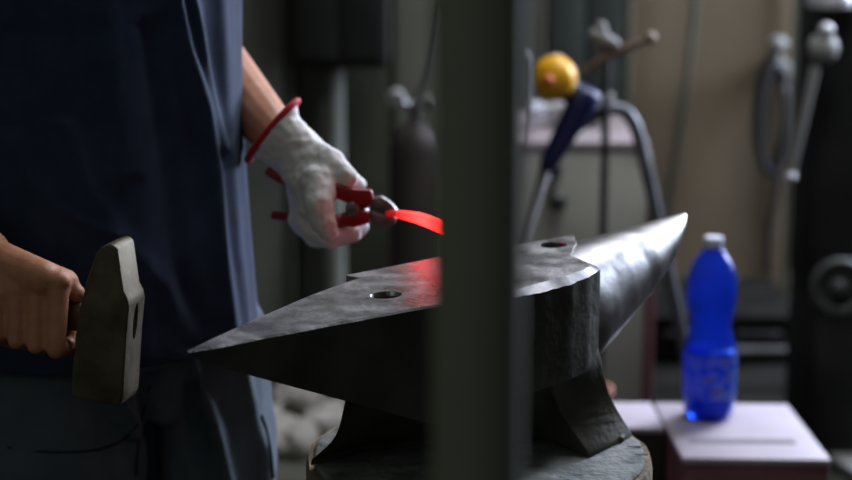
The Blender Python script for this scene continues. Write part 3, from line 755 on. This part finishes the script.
MB().tube([(Q(380, 0, 4.7).x, 4.75, zb+.7), (Q(380, 0, 4.7).x, 4.75, ZC)], .008, 8).build('hanger_rod', M['machine'], t)
t = thing('steel_column', (Q(420, 200, 5.1).x, 5.15, 0), 'grey steel column behind the gas cylinder', 'column')
upright('column_shaft', 396, 452, 5.1, .16, M['greygreen'], 0, ZC, t)
t = thing('gas_cylinder', (Q(414, 200, 4.3).x, 4.3, 0), 'dark maroon gas cylinder with valve between gloved hand and post', 'gas cylinder')
xg = Q(416, 200, 4.3).x; zg = Q(416, 122, 4.3).z
MB().lathe((xg, 4.3, 0), [(.02, 0), (.055, .003), (.058, .02), (.058, zg-.06), (.05, zg-.03), (.03, zg-.008), (.015, zg)], 28).build('cylinder_body', M['cyl'] , t)
MB().lathe((xg, 4.3, zg-.004), [(.014, 0), (.014, .03), (.018, .03), (.018, .05), (.006, .052)], 16).build('valve_stem', M['steel'], t)
MB().lathe(Q(396, 98, 4.24), [(.003, -.014), (.018, -.012), (.020, 0), (.018, .012), (.003, .014)], 18, axis=(0, 1, .2)).build('pressure_gauge', M['lightsteel'], t)
MB().lathe(Q(430, 103, 4.24), [(.003, -.012), (.016, -.01), (.018, 0), (.016, .01), (.003, .012)], 18, axis=(0, 1, .2)).build('pressure_gauge', M['greypipe'], t)
MB().tube([Q(396, 99, 4.26), Q(416, 107, 4.3), Q(430, 103, 4.26)], .007, 8).build('regulator_arm', M['steel'], t)
MB().tube(smoothpath([Q(416, 100, 4.3), Q(428, 75, 4.32), Q(436, 40, 4.34), Q(445, 0, 4.36), Q(460, 60, 4.36), Q(470, 200, 4.34), Q(472, 420, 4.32)]), .006, 8).build('hose', M['hose'], t, smooth=True)
# rags in a heap on a crate under the square horn
t0_ = Q(300, 470, 3.9)
rc = on_z(300, 470, .12)
cr_ = thing('crate', (rc.x, rc.y+.12, 0), 'low dark crate on the floor under the pale rags', 'crate')
MB().box((rc.x-.02, rc.y+.18, .06), (.36, .5, .12)).build('crate_body', M['olive2'], cr_, bevel=.006)
for k, (u, v, a_, b_, lab) in enumerate(((262, 412, .045, .05, 'pale crumpled rag nearest the trousers'), (300, 385, .055, .06, 'pale crumpled rag lying highest, just under the square horn'), (328, 412, .045, .045, 'pale crumpled rag against the anvil waist'), (290, 428, .06, .05, 'pale crumpled rag lowest of the heap left of the stump'))):
    zc = .125 + (0.0)
    c = on_z(u, v+8, zc + .03); m_ = MB(); m_.sphere(c + Vector((0, 0, -.002)), 1, 40, (a_*1.1, b_*1.15, .036))
    def rw(p, n_, k=k): 
        q = p + n_*(.022*noise.noise(p*22 + Vector((k*3, 0, 0))) + .010*noise.noise(p*50)); q.z = max(q.z, .1215); return q
    tag(m_.build('rag', M['rag'], smooth=True, remesh=.006, relax=0, warp=rw), lab, 'rag', 'pale rags on the crate')

# ------------------------------------------------------------------ background right
t = thing('channel_post', (Q(528, 200, 4.6).x, 4.6, 0), 'olive steel channel post just right of the foreground post', 'post')
upright('post_shaft', 505, 543, 4.6, .06, M['olive2'], 0, ZC, t)
t = thing('steel_locker', (Q(588, 200, 4.9).x, 5.1, 0), 'slate-green two-door steel locker behind the yellow-capped lever', 'locker')
upright('locker_body', 546, 628, 4.95, .42, M['locker'], 0, 2.5, t)
upright('door', 547, 582, 4.93, .018, M['locker'], .05, 2.45, t); upright('door', 586, 620, 4.93, .018, M['locker'], .05, 2.45, t)
upright('corner_strip', 622, 628, 4.93, .018, M['olive2'], .0, 2.5, t)
tag(MB().tube(smoothpath([Q(700, -60, 5.4), Q(696, 0, 5.4), Q(686, 90, 5.4), Q(672, 180, 5.4), Q(662, 250, 5.4), Q(655, 290, 5.4)]), .009, 8).build('wall_cable', M['olive'], smooth=True), 'dark cable hanging slanted on the brown wall', 'cable')
x = Q(791, 200, 5.4).x; tag(MB().tube([(x, 5.425, 0), (x, 5.425, ZC)], .010, 10).build('conduit', M['olive']), 'thin vertical conduit on the brown wall, just right of the hose', 'conduit')
# low rail / kerb
a, b = Q(700, 352, 4.8), Q(900, 352, 4.8)
tr_ = thing('floor_rail', (b.x, 4.8, 0), 'low dark horizontal rail near the floor behind the bottle', 'rail')
MB().tube([a, b], .016, 12).build('rail_bar', M['rod'], tr_)
for x in (a.x+.02, (a.x+b.x)/2, b.x-.02): MB().tube([(x, 4.8, 0), (x, 4.8, a.z)], .012, 10).build('rail_leg', M['rod'], tr_)
a, b = Q(652, 324, 5.0), Q(796, 324, 5.0)
t = thing('tool_chest', ((a.x+b.x)/2, 5.15, 0), 'long low black chest against the brown wall behind the bottle', 'chest')
MB().box(((a.x+b.x)/2, 5.2, a.z/2), (b.x-a.x, .38, a.z)).build('chest_body', M['flatblack'], t, bevel=.008)
MB().box(((a.x+b.x)/2, 5.195, a.z+.012), (b.x-a.x+.01, .4, .024)).build('lid', M['flatblack'], t, bevel=.006)
for k_ in (.25, .75):
    MB().box((a.x+(b.x-a.x)*k_, 5.0, a.z*.75), (.12, .02, .018)).build('handle', M['rod'], t, bevel=.004)
# machine
ym = 4.3
mc = thing('drill_press', (Q(850, 200, ym).x, ym+.15, 0), 'black drill press at the right edge with a grey lever', 'drill press')
x0m, x1m = Q(798, 200, ym).x, Q(900, 200, ym).x; xm = (x0m+x1m)/2
MB().box((xm+.03, ym+.12, .2), (x1m-x0m-.02, .34, .4)).build('base', M['machine'], mc, bevel=.02)
MB().box((xm+.015, ym+.14, .8), (x1m-x0m-.03, .26, .9)).build('column', M['machine'], mc, bevel=.03)
MB().box((xm+.03, ym+.1, 1.36), (x1m-x0m-.01, .3, .42)).build('gearbox', M['machine'], mc, bevel=.03)
q = Q(838, 285, ym-.03)
MB().lathe(q, [(.002, -.004), (.05, 0), (.065, .012), (.067, .022), (.055, .03), (.045, .02), (.04, .012), (.018, .012), (.016, .035), (.002, .036)], 32, axis=(0, -1, 0)).build('hand_wheel', M['locker'], mc, smooth=True)
hb_ = Q(823, 48, ym-.09)
MB().lathe(hb_, [(.004, -.024), (.022, -.021), (.032, -.007), (.033, .007), (.022, .021), (.004, .024)], 28, axis=(.2, -1, .2)).build('lever_hub', M['greypipe'], mc, smooth=True)
MB().sphere(Q(826, 30, ym-.10), .016, 16).build('hub_nut', M['lightsteel'], mc)
MB().tube([Q(815, 66, ym-.1), Q(806, 110, ym-.11), Q(792, 172, ym-.12)], [.011, .009, .008], 14).build('lever_arm', M['greypipe'], mc)
MB().sphere(Q(791, 177, ym-.12), .0125, 16).build('lever_tip', M['lightsteel'], mc)
MB().tube([hb_, hb_ + Vector((.0, .12, 0))], .014, 12).build('lever_axle', M['machine'], mc)
MB().lathe(Q(830, 6, ym-.02), [(.01, .0), (.05, .0), (.052, .015), (.045, .03), (.01, .04)], 24).build('quill_ring', M['lightsteel'], mc)
c = on_z(846, 468, .0)
tag(MB().box(c + Vector((.06, 0, .011)), (.16, .2, .02), Matrix.Rotation(.3, 3, 'Z')).build('floor_plate', M['greypipe'], bevel=.003), 'pale grey plate lying on the floor right of the lilac box', 'plate')
# hose on a hook
yh = 5.33
hs = thing('coiled_hose', Q(776, 110, yh), 'black hose coil hanging from a pale bracket on the brown wall', 'hose')
cpts = []
c = Q(772, 115, yh)
for i in range(60):
    q = 2*PI*i/28; rr = 1 + .06*math.sin(i*.3)
    cpts.append(c + Vector((-.0+.036*rr*math.cos(q), .03*math.sin(i*.1), .145*rr*math.sin(q))))
MB().tube(cpts, .013, 10).build('hose_coil', M['hose'], hs, smooth=True)
MB().tube(smoothpath([c + Vector((.035, 0, -.03)), Q(775, 200, yh), Q(769, 230, yh), Q(768, 272, yh)]), .009, 10).build('hose_tail', M['hose'], hs, smooth=True)
MB().box(Q(778, 68, yh+.06), (.05, .13, .05)).build('bracket', M['greypipe'], hs, bevel=.01)
MB().sphere(Q(778, 44, yh-.0), .028, 18, (1, 1, .8)).build('hook_knob', M['greypipe'], hs)
MB().tube([Q(778, 44, yh), Q(778, 68, yh)], .012, 10).build('hook_stem', M['greypipe'], hs)

# flower-pot coloured ball seen past the anvil foot
a = k0.lerp(k2, .5)
pc = Q(604, 392, 3.16)
pt = thing('clay_pot', (Q(596, 392, 3.1).x, 3.1, ZX), 'small terracotta pot on the low bench, half hidden by the anvil foot', 'pot')
pt.location = Vector((Q(594, 400, (k0.y+k2.y)/2).x, (k0.y+k2.y)/2, ZX))
MB().lathe(pt.location, [(.018, 0), (.022, .002), (.029, .036), (.032, .037), (.032, .046), (.027, .046), (.024, .030), (.005, .028)], 28).build('pot_body', M['terracotta'], pt)

# ------------------------------------------------------------------ lights
w = bpy.data.worlds.new('world'); S.world = w; w.use_nodes = True
w.node_tree.nodes['Background'].inputs[0].default_value = (.6, .65, .62, 1); w.node_tree.nodes['Background'].inputs[1].default_value = .045
def area(name, loc, target, size, energy, col, sy=None):
    d = bpy.data.lights.new(name, 'AREA'); d.energy = energy; d.color = col; d.size = size
    if sy: d.shape = 'RECTANGLE'; d.size_y = sy
    o = bpy.data.objects.new(name, d); COL.objects.link(o); o.location = loc
    o.rotation_euler = (Vector(target) - Vector(loc)).to_track_quat('-Z', 'Y').to_euler(); return o
area('skylight', (1.1, 3.9, 3.1), (.1, 2.1, .9), 1.0, 60, (.86, .88, 1), 1.2)
area('side_window', (2.3, 4.95, 1.8), (-.3, 2.4, 1.05), 1.1, 190, (.72, .80, 1), 1.4)
area('rear_fill', (1.1, 4.1, 3.2), (.9, 5.4, 1.0), .8, 9, (1, .93, .82))  # added fill without a real fixture, lifts the brown back wall
area('cabinet_fill', (.6, 2.8, 3.3), (.6, 4.4, .4), .8, 22, (.9, .95, .9))  # invented fill light, brightens the cream cabinet and the things near it
area('room_fill', (-1.5, -.6, 2.6), (0, 2.5, .8), 1.6, 4.5, (.9, 1, .86))
